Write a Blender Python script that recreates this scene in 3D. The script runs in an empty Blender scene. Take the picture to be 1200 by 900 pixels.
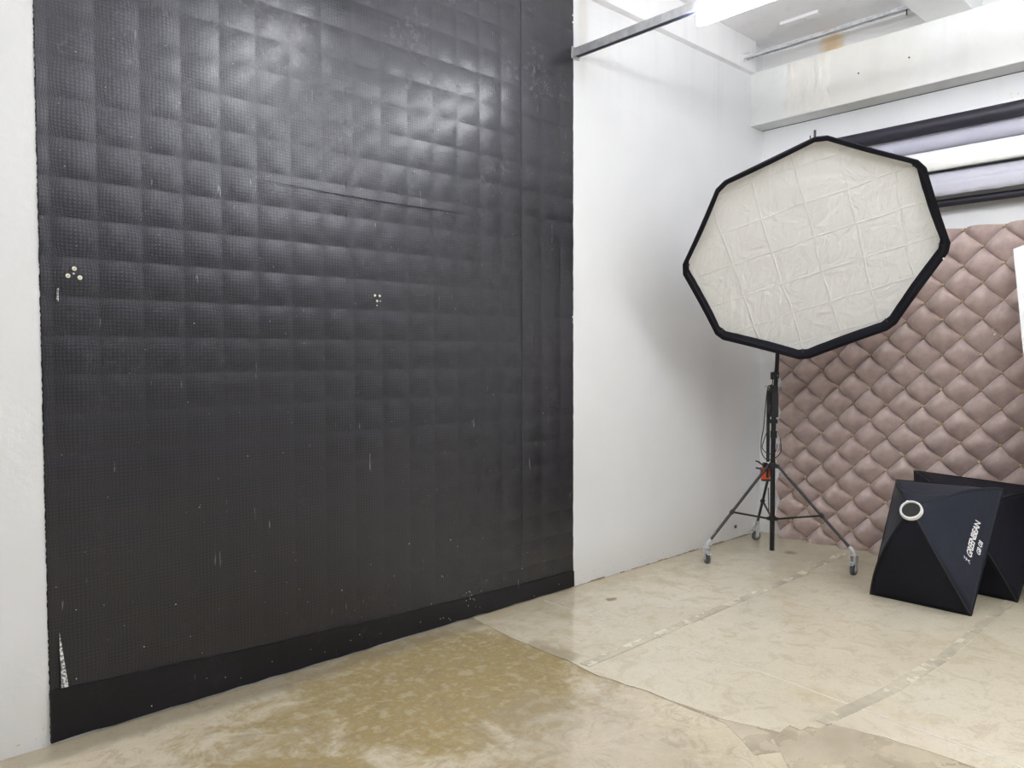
import bpy, bmesh, math, random
from mathutils import Vector, Matrix, noise
random.seed(7)
PI = math.pi
SC = bpy.context.scene
COL = SC.collection

# ------------------------------------------------------------------ camera, world, exposure
YAW, PITCH, ROLL = 0.8192151615971724, -0.035490116174699146, -0.002683543577556437
CAM = Vector((-5.641142, -3.163373, 1.4))
FWD = Vector((math.cos(YAW)*math.cos(PITCH), math.sin(YAW)*math.cos(PITCH), math.sin(PITCH)))
_r = FWD.cross(Vector((0, 0, 1))).normalized(); _u = _r.cross(FWD)
RT = _r*math.cos(ROLL) + _u*math.sin(ROLL); UP = -_r*math.sin(ROLL) + _u*math.cos(ROLL)
cd = bpy.data.cameras.new('camera'); cam = bpy.data.objects.new('camera', cd); COL.objects.link(cam)
cd.sensor_width = 36; cd.lens = 914.307/1200*36; cd.clip_start = .05; cd.clip_end = 100
m3 = Matrix((RT, UP, -FWD)).transposed()
cam.matrix_world = Matrix.Translation(CAM) @ m3.to_4x4()
SC.camera = cam

W = bpy.data.worlds.new('world'); SC.world = W; W.use_nodes = True
W.node_tree.nodes['Background'].inputs[0].default_value = (.9, .93, 1, 1)
W.node_tree.nodes['Background'].inputs[1].default_value = .05
SC.view_settings.view_transform = 'Standard'; SC.view_settings.look = 'None'
SC.view_settings.gamma = 1; SC.view_settings.use_curve_mapping = False
SC.view_settings.exposure = 1.03
LAMP_POWER = 12.5

# ------------------------------------------------------------------ helpers
def tag(o, label=None, cat=None, group=None, kind=None):
    if label: o['label'] = label
    if cat: o['category'] = cat
    if group: o['group'] = group
    if kind: o['kind'] = kind
    return o
def empty(name, loc=(0, 0, 0), rz=0):
    o = bpy.data.objects.new(name, None); COL.objects.link(o); o.location = loc; o.rotation_euler = (0, 0, rz)
    o.empty_display_size = .1
    return o
def link(name, mesh, mat=None, parent=None, loc=None):
    o = bpy.data.objects.new(name, mesh); COL.objects.link(o)
    if mat and not mesh.materials: mesh.materials.append(mat)
    if parent: o.parent = parent
    if loc: o.location = loc
    return o
class MB:
    def __init__(s): s.bm = bmesh.new()
    def quadbox(s, P):           # 8 points: bottom 4 ccw, top 4 ccw
        v = [s.bm.verts.new(q) for q in P]
        for f in ((3, 2, 1, 0), (4, 5, 6, 7), (0, 1, 5, 4), (1, 2, 6, 5), (2, 3, 7, 6), (3, 0, 4, 7)):
            s.bm.faces.new([v[i] for i in f])
        return s
    def box(s, x0, x1, y0, y1, z0, z1):
        return s.quadbox([(x0, y0, z0), (x1, y0, z0), (x1, y1, z0), (x0, y1, z0), (x0, y0, z1), (x1, y0, z1), (x1, y1, z1), (x0, y1, z1)])
    def prism(s, pts, z0, z1):
        a = [s.bm.verts.new((x, y, z0)) for x, y in pts]; b = [s.bm.verts.new((x, y, z1)) for x, y in pts]
        n = len(pts)
        s.bm.faces.new(a[::-1]); s.bm.faces.new(b)
        for i in range(n): s.bm.faces.new((a[i], a[(i+1) % n], b[(i+1) % n], b[i]))
        return s
    def tube(s, pts, r, n=12, caps=True, closed=False):
        pts = [Vector(q) for q in pts]; L = len(pts)
        rs = r if isinstance(r, (list, tuple)) else [r]*L
        rings = []; prev = None
        for i, q in enumerate(pts):
            if closed: t = (pts[(i+1) % L]-pts[i-1]).normalized()
            else: t = (pts[min(i+1, L-1)]-pts[max(i-1, 0)]).normalized()
            if prev is None:
                a = t.orthogonal().normalized()
            else:
                a = (prev - t*prev.dot(t)).normalized()
            prev = a; b = t.cross(a)
            rings.append([s.bm.verts.new(q+(a*math.cos(2*PI*k/n)+b*math.sin(2*PI*k/n))*rs[i]) for k in range(n)])
        for i in range(L if closed else L-1):
            A, B = rings[i], rings[(i+1) % L]
            for k in range(n): s.bm.faces.new((A[k], A[(k+1) % n], B[(k+1) % n], B[k]))
        if caps and not closed:
            s.bm.faces.new(rings[0][::-1]); s.bm.faces.new(rings[-1])
        return s
    def lathe(s, prof, c, ax, n=24):   # prof: (radius, height along ax)
        c = Vector(c); ax = Vector(ax).normalized(); a = ax.orthogonal().normalized(); b = ax.cross(a); R = []
        for r, h in prof:
            R.append([s.bm.verts.new(c+ax*h+(a*math.cos(2*PI*k/n)+b*math.sin(2*PI*k/n))*max(r, 1e-5)) for k in range(n)])
        for A, B in zip(R, R[1:]):
            for k in range(n): s.bm.faces.new((A[k], A[(k+1) % n], B[(k+1) % n], B[k]))
        return s
    def grid(s, fn, nu, nv, uvfn=None):
        V = [[s.bm.verts.new(fn(i/nu, j/nv)) for j in range(nv+1)] for i in range(nu+1)]
        uv = s.bm.loops.layers.uv.verify() if uvfn else None
        for i in range(nu):
            for j in range(nv):
                f = s.bm.faces.new((V[i][j], V[i+1][j], V[i+1][j+1], V[i][j+1]))
                if uvfn:
                    for l, (a, b) in zip(f.loops, ((i, j), (i+1, j), (i+1, j+1), (i, j+1))): l[uv].uv = uvfn(a/nu, b/nv)
        return s
    def mesh(s, name, mat=None, smooth=True, bevel=0, recalc=True, angle=40):
        if bevel:
            es = [e for e in s.bm.edges if len(e.link_faces) == 2 and e.calc_face_angle(0) > .6]
            bmesh.ops.bevel(s.bm, geom=es, offset=bevel, segments=2, profile=.5, affect='EDGES', clamp_overlap=True)
        if recalc: bmesh.ops.recalc_face_normals(s.bm, faces=s.bm.faces)
        if smooth:
            for f in s.bm.faces: f.smooth = True
            for e in s.bm.edges:
                if len(e.link_faces) == 2 and e.calc_face_angle(0) > math.radians(angle): e.smooth = False
        me = bpy.data.meshes.new(name); s.bm.to_mesh(me); s.bm.free()
        if mat: me.materials.append(mat)
        return me
    def build(s, name, mat=None, parent=None, **k): return link(name, s.mesh(name, mat, **k), None, parent)

# ---- material helper
class NT:
    def __init__(s, name):
        s.m = bpy.data.materials.new(name); s.m.use_nodes = True; s.t = s.m.node_tree; s.N = s.t.nodes; s.L = s.t.links
        s.b = s.N['Principled BSDF']
        s.tc = s.N.new('ShaderNodeTexCoord')
        g = s.N.new('ShaderNodeNewGeometry'); s.pos = g.outputs['Position']
    def put(s, sock, v):
        if hasattr(v, 'is_output') or isinstance(v, bpy.types.NodeSocket): s.L.new(v, sock)
        elif isinstance(v, (tuple, list)): sock.default_value = tuple(v)+((1,) if len(v) == 3 and len(sock.default_value) == 4 else ())
        else: sock.default_value = v
    def math(s, op, a, b=0, c=0, clamp=False):
        n = s.N.new('ShaderNodeMath'); n.operation = op; n.use_clamp = clamp
        for i, v in enumerate((a, b, c)): s.put(n.inputs[i], v)
        return n.outputs[0]
    def mapr(s, v, a, b, c=0, d=1, smooth=True):
        n = s.N.new('ShaderNodeMapRange'); n.interpolation_type = 'SMOOTHSTEP' if smooth else 'LINEAR'
        for i, q in enumerate((v, a, b, c, d)): s.put(n.inputs[i], q)
        return n.outputs[0]
    def noise(s, scale, detail=4, rough=.55, vec=None, dist=0, out=0):
        n = s.N.new('ShaderNodeTexNoise'); n.inputs['Scale'].default_value = scale; n.inputs['Detail'].default_value = detail
        n.inputs['Roughness'].default_value = rough; n.inputs['Distortion'].default_value = dist
        s.L.new(vec if vec is not None else s.pos, n.inputs['Vector']); return n.outputs[out]
    def vscale(s, v, xyz, off=(0, 0, 0)):
        n = s.N.new('ShaderNodeMapping'); n.inputs['Scale'].default_value = xyz; n.inputs['Location'].default_value = off
        s.L.new(v, n.inputs['Vector']); return n.outputs[0]
    def sep(s, v):
        n = s.N.new('ShaderNodeSeparateXYZ'); s.L.new(v, n.inputs[0]); return n.outputs
    def mix(s, f, a, b):
        n = s.N.new('ShaderNodeMix'); n.data_type = 'RGBA'; s.put(n.inputs[0], f); s.put(n.inputs[6], a); s.put(n.inputs[7], b); return n.outputs[2]
    def bump(s, h, dist=.01, strength=1.0, normal=None):
        n = s.N.new('ShaderNodeBump'); n.inputs['Distance'].default_value = dist; n.inputs['Strength'].default_value = strength
        s.L.new(h, n.inputs['Height'])
        if normal is not None: s.L.new(normal, n.inputs['Normal'])
        s.L.new(n.outputs[0], s.b.inputs['Normal']); return n.outputs[0]
    def dist(s, c):
        n = s.N.new('ShaderNodeVectorMath'); n.operation = 'DISTANCE'; s.L.new(s.pos, n.inputs[0]); n.inputs[1].default_value = c
        return n.outputs['Value']
    def blob(s, c, r, wob, k=.5, soft=.08, stretch=None):
        if stretch:
            n = s.N.new('ShaderNodeVectorMath'); n.operation = 'SUBTRACT'; s.L.new(s.pos, n.inputs[0]); n.inputs[1].default_value = c
            q = s.vscale(n.outputs[0], stretch)
            l = s.N.new('ShaderNodeVectorMath'); l.operation = 'LENGTH'; s.L.new(q, l.inputs[0]); d = l.outputs['Value']
        else: d = s.dist(c)
        d = s.math('ADD', d, s.math('MULTIPLY', s.math('SUBTRACT', wob, .5), k))
        return s.mapr(d, r+soft, r-soft, 0, 1)
    def set(s, **k):
        for a, v in k.items():
            s.put(s.b.inputs[a.replace('_', ' ')], v)
        return s

def plain(name, col, rough=.5, metal=0, noise_amt=.12, scale=40, **k):
    t = NT(name); n = t.noise(scale, 3)
    c2 = tuple(max(0, c*(1-noise_amt)) for c in col); c1 = tuple(min(1, c*(1+noise_amt)) for c in col)
    t.set(Base_Color=t.mix(n, c2, c1), Roughness=t.mapr(n, 0, 1, rough*.9, min(1, rough*1.1)), Metallic=metal, **k)
    return t.m

# white painted wall with grime close to the floor
def wall_mat(name, base=(.82, .83, .84), grime=True, yellow=0):
    t = NT(name); X, Y, Z = t.sep(t.pos)
    n1 = t.noise(1.3, 4); n2 = t.noise(30, 4, .6)
    streak = t.noise(1, 4, .6, t.vscale(t.pos, (9, 9, .5)))
    c = t.mix(t.mapr(n1, .35, .7), base, tuple(b*.955 for b in base))
    hi = t.math('MULTIPLY', t.mapr(Z, 2.6, 3.6), t.mapr(streak, .5, .72))
    c = t.mix(t.math('MULTIPLY', hi, .16), c, (.60, .59, .62))
    if grime:
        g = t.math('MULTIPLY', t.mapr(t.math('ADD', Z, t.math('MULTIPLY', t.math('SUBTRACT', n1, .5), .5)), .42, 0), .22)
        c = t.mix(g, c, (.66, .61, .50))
        chips = t.math('MULTIPLY', t.mapr(t.noise(38, 3, .7, t.vscale(t.pos, (1, 1, 1.8))), .63, .68), t.mapr(Z, .14, .03))
        c = t.mix(t.math('MULTIPLY', chips, .7), c, (.33, .29, .23))
    t.set(Base_Color=c, Roughness=.6)
    t.bump(t.math('ADD', n2, t.math('MULTIPLY', streak, .6)), .0025, .35)
    return t
M = {}
tw = wall_mat('wall_paint_white')
# marks on the left wall: a soft darker patch behind the stand and old filler beside the black covering
c0 = tw.b.inputs['Base Color'].links[0].from_socket
wob = tw.noise(4, 4)
sc = tw.blob((-.62, 0, .78), .13, wob, .35, .22, (1.4, 1, .55))
c0 = tw.mix(tw.math('MULTIPLY', sc, .13), c0, (.42, .40, .36))
sc = tw.blob((-2.10, 0, 3.42), .05, wob, .05, .03, (1.2, 1, .16))
c0 = tw.mix(tw.math('MULTIPLY', sc, .35), c0, (.55, .52, .45))
tw.set(Base_Color=c0)
M['wall'] = tw.m
M['wall_dim'] = plain('charcoal_wall_paint', (.26, .26, .265), .7)
M['ceil'] = wall_mat('ceiling_paint', (.90, .90, .91), grime=False).m
# beam over the back wall: patchy primer with a creamy filler area
tb = wall_mat('beam_paint', (.80, .81, .80), grime=False)
c0 = tb.b.inputs['Base Color'].links[0].from_socket; wob = tb.noise(7, 5, .6)
c0 = tb.mix(tb.math('MULTIPLY', tb.mapr(tb.noise(2.2, 4, .6), .45, .62), .25), c0, (.60, .62, .58))
c0 = tb.mix(tb.math('MULTIPLY', tb.blob((-.15, -.80, 3.33), .32, wob, .5, .15, (1, .8, 1)), .35), c0, (.70, .66, .55))
tb.set(Base_Color=c0); tb.bump(tb.noise(9, 5, .65), .012, .35)
M['beam'] = tb.m
tp = NT('rough_cream_plaster'); n = tp.noise(1, 6, .65, tp.vscale(tp.pos, (25, 25, 7)))
tp.set(Base_Color=tp.mix(tp.mapr(n, .35, .65), (.78, .76, .70), (.83, .81, .77)), Roughness=.75); tp.bump(n, .012, .8)
M['plaster'] = tp.m
tu = wall_mat('upper_wall_paint', (.74, .74, .73), grime=False)
c0 = tu.b.inputs['Base Color'].links[0].from_socket
c0 = tu.mix(tu.math('MULTIPLY', tu.blob((0, -.55, 3.66), .07, tu.noise(14, 4), .12, .05, (1, 1, .55)), .8), c0, (.62, .42, .19))
tu.set(Base_Color=c0); M['upper'] = tu.m

# concrete floors
def floor_common(t, c, rough=.05, bscale=1):
    f = t.noise(90, 4, .65); g = t.noise(6, 4, .6)
    c = t.mix(t.math('MULTIPLY', t.mapr(f, .5, .75), .25), c, (.30, .26, .18))
    c = t.mix(t.math('MULTIPLY', t.mapr(t.noise(210, 2), .66, .72), .3), c, (.14, .11, .07))
    t.set(Base_Color=c, Roughness=t.mapr(g, .3, .75, rough*.7, rough*1.9), Specular_IOR_Level=.55)
    t.bump(t.math('ADD', t.math('MULTIPLY', t.noise(2.2, 3), 1.0), t.math('MULTIPLY', g, .12)), .004*bscale, .35)
t = NT('sealed_beige_concrete'); X, Y, Z = t.sep(t.pos)
w1 = t.noise(1.5, 5, .62); w2 = t.noise(3.4, 6, .68, dist=.4)
c = t.mix(t.mapr(w1, .3, .7), (.71, .655, .53), (.635, .575, .445))
c = t.mix(t.math('MULTIPLY', t.mapr(w2, .52, .68), .5), c, (.56, .47, .30))
c = t.mix(t.math('MULTIPLY', t.mapr(t.noise(9, 7, .78, dist=.8), .48, .62), .42), c, (.48, .40, .26))
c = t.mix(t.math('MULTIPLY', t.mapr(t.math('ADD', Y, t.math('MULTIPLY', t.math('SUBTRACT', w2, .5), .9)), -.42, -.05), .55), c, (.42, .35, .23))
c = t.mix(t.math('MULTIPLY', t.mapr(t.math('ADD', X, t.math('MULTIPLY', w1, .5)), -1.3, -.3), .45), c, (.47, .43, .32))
c = t.mix(t.math('MULTIPLY', t.blob((-2.2, -.31, 0), .035, t.noise(30, 3), .10, .012, (1, 1.6, 1)), .7), c, (.17, .12, .06))
c = t.mix(t.math('MULTIPLY', t.blob((-3.0, -.62, 0), .10, t.noise(9, 5), .35, .07, (1.5, .8, 1)), .6), c, (.30, .23, .13))
c = t.mix(t.math('MULTIPLY', t.blob((-.46, -.5, 0), .04, t.noise(30, 3), .08, .02), .6), c, (.16, .11, .06))
floor_common(t, c); M['beige'] = t.m
t = NT('stained_brown_concrete'); X, Y, Z = t.sep(t.pos)
w1 = t.noise(1.1, 6, .66, dist=.3); w2 = t.noise(4.2, 7, .72, dist=.7); w3 = t.noise(14, 6, .7)
och = t.math('MAXIMUM', t.blob((-3.65, -.55, 0), .60, w2, 1.7, .20, (.72, 1.05, 1)), t.blob((-4.55, -.85, 0), .34, w2, 1.3, .15, (.7, 1.3, 1)))
c = t.mix(t.mapr(w1, .36, .62), (.68, .60, .45), (.54, .465, .34))
c = t.mix(t.math('MULTIPLY', och, t.mapr(w3, .3, .62, .55, 1.0)), c, (.34, .245, .082))
c = t.mix(t.math('MULTIPLY', t.mapr(w3, .47, .62), .42), c, (.70, .64, .52))
c = t.mix(t.math('MULTIPLY', t.mapr(t.noise(7, 8, .8, dist=1.2), .50, .60), .35), c, (.30, .24, .15))
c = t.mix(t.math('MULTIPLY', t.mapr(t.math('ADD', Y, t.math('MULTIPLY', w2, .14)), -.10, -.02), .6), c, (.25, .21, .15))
c = t.mix(t.math('MULTIPLY', t.blob((-3.55, -1.35, 0), .30, w2, .7, .08, (1, .6, 1)), .35), c, (.40, .35, .27))
floor_common(t, c, .09, 1.3); M['brown'] = t.m
t = NT('worn_grey_brown_screed'); w2 = t.noise(7, 3, .5)
c = t.mix(t.mapr(w2, .35, .65), (.52, .455, .34), (.42, .36, .265)); floor_common(t, c, .25); M['greyb'] = t.m
t = NT('joint_filler'); w2 = t.noise(2.2, 3, .5); w3 = t.noise(26, 3, .5)
c = t.mix(t.mapr(w2, .3, .7), (.66, .61, .47), (.47, .42, .33)); c = t.mix(t.math('MULTIPLY', t.mapr(w3, .42, .68), .22), c, (.3, .26, .2))
floor_common(t, c, .2); M['joint'] = t.m
M['tape'] = plain('white_marking_paint', (.70, .69, .66), .4)

# black embossed film: fine dots, distorted over each bulge through the UV layout
def film(name, dots=True, k=1.0):
    t = NT(name)
    f = t.noise(26, 5, .7); big = t.noise(2.6, 5, .65)
    X, Y, Z = t.sep(t.pos)
    if dots:
        n = t.N.new('ShaderNodeUVMap'); U, V, _ = t.sep(n.outputs[0])
        cu = t.math('ABSOLUTE', t.math('SUBTRACT', t.math('FRACT', t.math('MULTIPLY', U, 13)), .5))
        cv = t.math('ABSOLUTE', t.math('SUBTRACT', t.math('FRACT', t.math('MULTIPLY', V, 13)), .5))
        r = t.math('POWER', t.math('ADD', t.math('POWER', cu, 2), t.math('POWER', cv, 2)), .5)
        dot = t.mapr(r, .44, .20)
    else: dot = t.noise(60, 2)
    c = t.mix(dot, (.004*k, .004*k, .005*k), (.016*k, .015*k, .019*k))
    scuff_haze = t.math('MULTIPLY', t.mapr(big, .52, .66), t.mapr(f, .50, .60))
    scuff_haze = t.math('MULTIPLY', scuff_haze, t.mapr(Z, 1.9, 2.7, .10, .75))  # scuffs strengthen upwards, putting the haze of the top sheen into colour
    c = t.mix(t.math('MULTIPLY', scuff_haze, .55), c, (.16, .15, .17))
    scr = t.math('MULTIPLY', t.mapr(t.noise(1, 2, .5, t.vscale(t.pos, (60, 60, 6))), .70, .73), t.mapr(t.noise(5, 3), .55, .62))
    c = t.mix(t.math('MULTIPLY', scr, .5), c, (.25, .25, .26))
    spk = t.mapr(t.noise(75, 1), .80, .815)
    c = t.mix(t.math('MULTIPLY', spk, .6), c, (.4, .4, .38))
    t.set(Base_Color=c, Roughness=t.math('ADD', t.mapr(big, .3, .7, .33, .43), t.math('MULTIPLY', scuff_haze, .15)), Specular_IOR_Level=.55 if dots else .4, Specular_Tint=(.86, .86, 1), Coat_Weight=.62 if dots else .1, Coat_Roughness=.27)
    h = t.math('ADD', t.math('MULTIPLY', dot, 1.0 if dots else .0), t.math('MULTIPLY', f, .25))
    t.bump(h, .0008, .55)
    return t.m
M['film'] = film('embossed_black_film'); M['strip'] = film('plain_black_paint', False, .55)
M['seam'] = plain('seam_film', (.02, .02, .022), .6)
M['filler'] = plain('white_filler', (.80, .79, .68), .7); M['plug'] = plain('brown_plug', (.45, .3, .12), .7)
t = NT('torn_backing'); n = t.noise(120, 3, .7)
t.set(Base_Color=t.mix(t.mapr(n, .45, .55), (.82, .82, .83), (.16, .16, .17)), Roughness=.8); M['torn'] = t.m
# velvet
t = NT('taupe_velvet'); n = t.noise(16, 5, .65); n2 = t.noise(180, 2)
c = t.mix(t.mapr(n, .3, .7), (.56, .45, .42), (.45, .35, .325)); t.set(Base_Color=c, Roughness=.75, Sheen_Weight=.15, Sheen_Roughness=.5)
t.bump(t.math('ADD', n2, t.math('MULTIPLY', t.noise(1, 4, .6, t.vscale(t.pos, (30, 30, 50))), 1.2)), .0012, .5); M['velvet'] = t.m
M['velvet_back'] = plain('dark_velvet_backing', (.10, .075, .072), .9)
M['gold'] = plain('brass_button', (.72, .58, .30), .35, .6)
# fabrics
def fabric(name, col, rough=.75, wr=6, dist=.012, sheen=.2, k=.45):
    t = NT(name); n = t.noise(wr, 4, .55, dist=.5); n2 = t.noise(350, 1)
    t.set(Base_Color=t.mix(n, tuple(c*.85 for c in col), tuple(c*1.15 for c in col)), Roughness=rough, Sheen_Weight=sheen, Specular_IOR_Level=.25)
    t.bump(t.math('ADD', n, t.math('MULTIPLY', n2, .02)), dist, k); return t.m
M['nylon'] = fabric('navy_black_nylon', (.015, .018, .032), .66, 7, .02, .05)
M['nylon2'] = fabric('black_nylon', (.007, .0075, .014), .7, 7, .02, .02)
M['rim'] = fabric('black_webbing', (.0065, .0062, .011), .8, 20, .004, .0)
t = NT('white_diffusion_cloth')
oc = t.tc.outputs['Object']; rt = t.N.new('ShaderNodeMapping'); rt.inputs['Rotation'].default_value = (0, 0, math.radians(-21)); t.L.new(oc, rt.inputs['Vector'])
X, Y, Z = t.sep(rt.outputs[0])
def fold(v, per, off, w=.035):
    q = t.math('ABSOLUTE', t.math('SUBTRACT', t.math('FRACT', t.math('ADD', t.math('DIVIDE', v, per), off)), .5))
    return t.mapr(q, w, 0)
wobf = t.math('MULTIPLY', t.math('SUBTRACT', t.noise(3, 2, .5, oc), .5), .05)
X2 = t.math('ADD', X, wobf); Y2 = t.math('ADD', Y, wobf)
f1 = fold(X2, .235, .32); f2 = fold(Y2, .235, .1)
wr = t.noise(5.5, 5, .6, oc, dist=1.2); wr2 = t.noise(1, 4, .6, t.vscale(oc, (16, 3, 1)), dist=.8)
h = t.math('ADD', t.math('MULTIPLY', t.math('MAXIMUM', f1, f2), .22), t.math('ADD', t.math('MULTIPLY', wr, 1.3), t.math('MULTIPLY', wr2, .6)))
t.set(Base_Color=t.mix(t.noise(2.5, 3, .5, oc), (.86, .87, .865), (.90, .91, .91)), Roughness=.55, Sheen_Weight=.2)
t.bump(h, .028, .5); M['diff'] = t.m
M['blk'] = plain('black_powder_coat', (.014, .014, .017), .3, .2, Coat_Weight=.3)
M['blk_matt'] = plain('black_plastic', (.015, .015, .016), .55)
M['cast'] = plain('cast_grey_metal', (.56, .58, .60), .38, .25); M['steel'] = plain('bright_steel', (.72, .73, .74), .25, .95)
M['rubber'] = plain('grey_rubber', (.085, .088, .09), .6); M['hub'] = plain('wheel_hub', (.28, .27, .24), .55)
M['orange'] = plain('orange_enamel', (.80, .10, .02), .4)
t = NT('galvanised_steel'); n = t.noise(18, 5, .7)
t.set(Base_Color=t.mix(t.mapr(n, .35, .65), (.42, .43, .45), (.57, .58, .60)), Roughness=.42, Metallic=.3); M['galv'] = t.m
M['slot_shade'] = plain('channel_inside_shade', (.05, .055, .11), .6)  # shade inside the open channel and bluish flare put into the colour
M['paper_black'] = plain('black_paper', (.022, .020, .032), .5, 0, .1, 8)
M['paper_grey'] = plain('lavender_grey_paper', (.42, .42, .50), .7, 0, .04, 8)
M['paper_white'] = plain('white_paper', (.84, .84, .82), .6, 0, .03, 8)
M['paper_pale'] = plain('pale_lavender_paper', (.50, .50, .57), .7, 0, .04, 8)
M['board'] = plain('white_foam_board', (.83, .84, .84), .6, 0, .02, 6)
M['print'] = plain('white_print', (.85, .85, .84), .6, 0, .03)
M['ring'] = plain('white_ring_plastic', (.88, .87, .86), .35, 0, .02)
M['hole'] = plain('dark_mesh', (.018, .018, .017), .8)
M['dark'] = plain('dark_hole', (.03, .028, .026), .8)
t = NT('lamp_glow'); t.set(Base_Color=(1, 1, 1), Emission_Color=(.97, .98, 1.0), Emission_Strength=LAMP_POWER); M['lamp'] = t.m
t = NT('added_uplight_glow'); t.set(Base_Color=(1, 1, 1), Emission_Color=(.97, .98, 1.0), Emission_Strength=LAMP_POWER*4); M['lamp_uplight_fill'] = t.m  # extra upward glow added to brighten the ceiling and upper walls
M['lampbody'] = plain('lamp_housing', (.82, .83, .84), .45)

# ------------------------------------------------------------------ room shell
H = 3.78; XW, YN = -9.0, -7.0
def struct(o): return tag(o, kind='structure')
wl = struct(MB().box(XW, 0.12, 0, .12, -.05, H).build('wall_left', M['wall'], smooth=False))
wr_ = struct(MB().box(0, .12, YN, 0, -.05, 3.5).build('wall_right', M['wall'], smooth=False))
MB().box(0, .12, YN, 0, 3.5, H).build('upper_wall', M['upper'], wr_, smooth=False)
struct(MB().box(XW, .12, YN-.12, YN, -.05, H).build('wall_back', M['wall_dim'], smooth=False))
struct(MB().box(XW-.12, XW, YN, .12, -.05, H).build('wall_near', M['wall_dim'], smooth=False))
struct(MB().box(XW, .12, YN, .12, H, H+.12).build('ceiling', M['ceil'], smooth=False))
fl = struct(MB().box(XW, .12, YN, .12, -.12, 0).build('floor', M['brown'], smooth=False))
edge = [(-2.984, -.0005), (-2.99, -.06), (-3.035, -.407), (-3.047, -.792), (-3.071, -.952), (-3.058, -1.11), (-3.04, -1.209), (-3.038, -1.468), (-3.035, -1.56),
        (-2.973, -1.759), (-2.897, -1.757), (-2.903, -1.807), (-2.855, -1.811), (-2.839, -1.849), (-2.772, -1.854), (-2.747, -1.99), (-2.732, -2.037), (-2.725, -2.305), (-2.70, -3.2), (-2.74, -4.5), (-2.72, YN+.001)]
# jitter the cut a little
E2 = []
for (a, b) in zip(edge, edge[1:]):
    n = max(1, int(math.dist(a, b)/.05))
    for i in range(n):
        q = i/n; x = a[0]+(b[0]-a[0])*q; y = a[1]+(b[1]-a[1])*q
        E2.append((x+(noise.noise(Vector((x*9, y*9, 0)))*.012 if i else 0), y))
E2.append(edge[-1])
MB().prism(E2+[(-.0005, YN+.001), (-.0005, -.0005)], -.01, .004).build('screed_layer', M['beige'], fl, smooth=False)
MB().prism([(-3.04, -1.209), (-3.051, -1.405), (-3.054, -1.58), (-3.126, -1.694), (-3.188, -1.778), (-3.10, -1.83), (-3.05, -1.76), (-2.988, -1.775), (-2.90, -1.80), (-2.88, -1.70), (-2.98, -1.5), (-3.0, -1.2)], -.01, .0015).build('worn_patch', M['greyb'], fl, smooth=False)
pp = [(-3.10, -1.83), (-3.03, -1.765), (-2.985, -1.78), (-2.92, -1.775), (-2.88, -1.83), (-2.80, -1.85), (-2.70, -1.90), (-2.69, -2.4), (-2.95, -2.75), (-3.2, -2.3), (-3.35, -2.05)]
MB().prism(pp, -.01, .002).build('worn_patch', M['greyb'], fl, smooth=False)
def strip(pts, w, z, mat, name, jit=.004):
    P = []
    for a, b in zip(pts, pts[1:]):
        n = max(1, int(math.dist(a, b)/.06))
        for i in range(n): P.append((a[0]+(b[0]-a[0])*i/n, a[1]+(b[1]-a[1])*i/n))
    P.append(pts[-1]); L, R = [], []
    for i, q in enumerate(P):
        a = P[max(0, i-1)]; b = P[min(len(P)-1, i+1)]; d = math.dist(a, b); nx, ny = -(b[1]-a[1])/d, (b[0]-a[0])/d
        j1 = noise.noise(Vector((q[0]*14, q[1]*14, 1)))*jit; j2 = noise.noise(Vector((q[0]*14, q[1]*14, 7)))*jit
        L.append((q[0]+nx*(w/2+j1), q[1]+ny*(w/2+j1))); R.append((q[0]-nx*(w/2+j2), q[1]-ny*(w/2+j2)))
    m = MB()
    for i in range(len(L)-1):
        m.quadbox([(*R[i], .001), (*R[i+1], .001), (*L[i+1], .001), (*L[i], .001), (*R[i], z), (*R[i+1], z), (*L[i+1], z), (*L[i], z)])
    bmesh.ops.remove_doubles(m.bm, verts=m.bm.verts, dist=1e-5)
    m.bm.faces.ensure_lookup_table()
    return m.build(name, mat, fl, smooth=False)
strip([(-3.03, -.845), (-2.25, -.835), (-1.0, -.815), (-.35, -.775), (-.06, -.76)], .052, .0058, M['joint'], 'joint_strip')
strip([(-2.79, -1.83), (-2.33, -1.893), (-1.80, -1.92)], .058, .0058, M['joint'], 'joint_strip')
strip([(-1.78, -1.925), (-1.2, -1.912), (-.47, -1.885), (-.06, -1.87)], .050, .0058, M['joint'], 'joint_strip')
strip([(-2.497, -.066), (-2.527, -1.467), (-2.61, -2.426), (-2.66, -3.2)], .0045, .0052, M['tape'], 'marking_line', .0)

# ledge above the left wall, beam above the back wall, joist
LZ = 3.542
struct(MB().quadbox([(XW, -.10, LZ), (-.18, -.043, LZ), (-.18, 0, LZ), (XW, 0, LZ), (XW, -.10, H), (-.18, -.043, H), (-.18, 0, H), (XW, 0, H)]).build('trim_1', M['ceil'], smooth=False))
be = MB().box(-.18, 0, YN, 0, 3.152, 3.552)
bmesh.ops.bevel(be.bm, geom=be.bm.edges[:], offset=.004, segments=1, affect='EDGES')
be = struct(be.build('trim_2', M['beam'], smooth=False))
def patch(u, v):          # rough plaster tongue smeared over the beam face
    y = -.29-.33*u+.035*noise.noise(Vector((v*7, u*2, 9)))*(1 if u < .1 or u > .9 else .3); z = 3.168+.375*v
    e = min(u, 1-u)*2; e2 = min(v, 1-v)*2
    return Vector((-.1805-.010*min(1, e*3)*min(1, e2*6)*(.6+.8*noise.noise(Vector((y*14, z*4, 2)))), y+(noise.noise(Vector((z*9, 3, u)))*.03 if u in (0, 1) else 0), z+(noise.noise(Vector((y*20, 1, 1)))*.012 if v == 1 else 0)))
MB().grid(patch, 16, 20).build('plaster_patch', M['plaster'], be, recalc=False)
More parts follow.
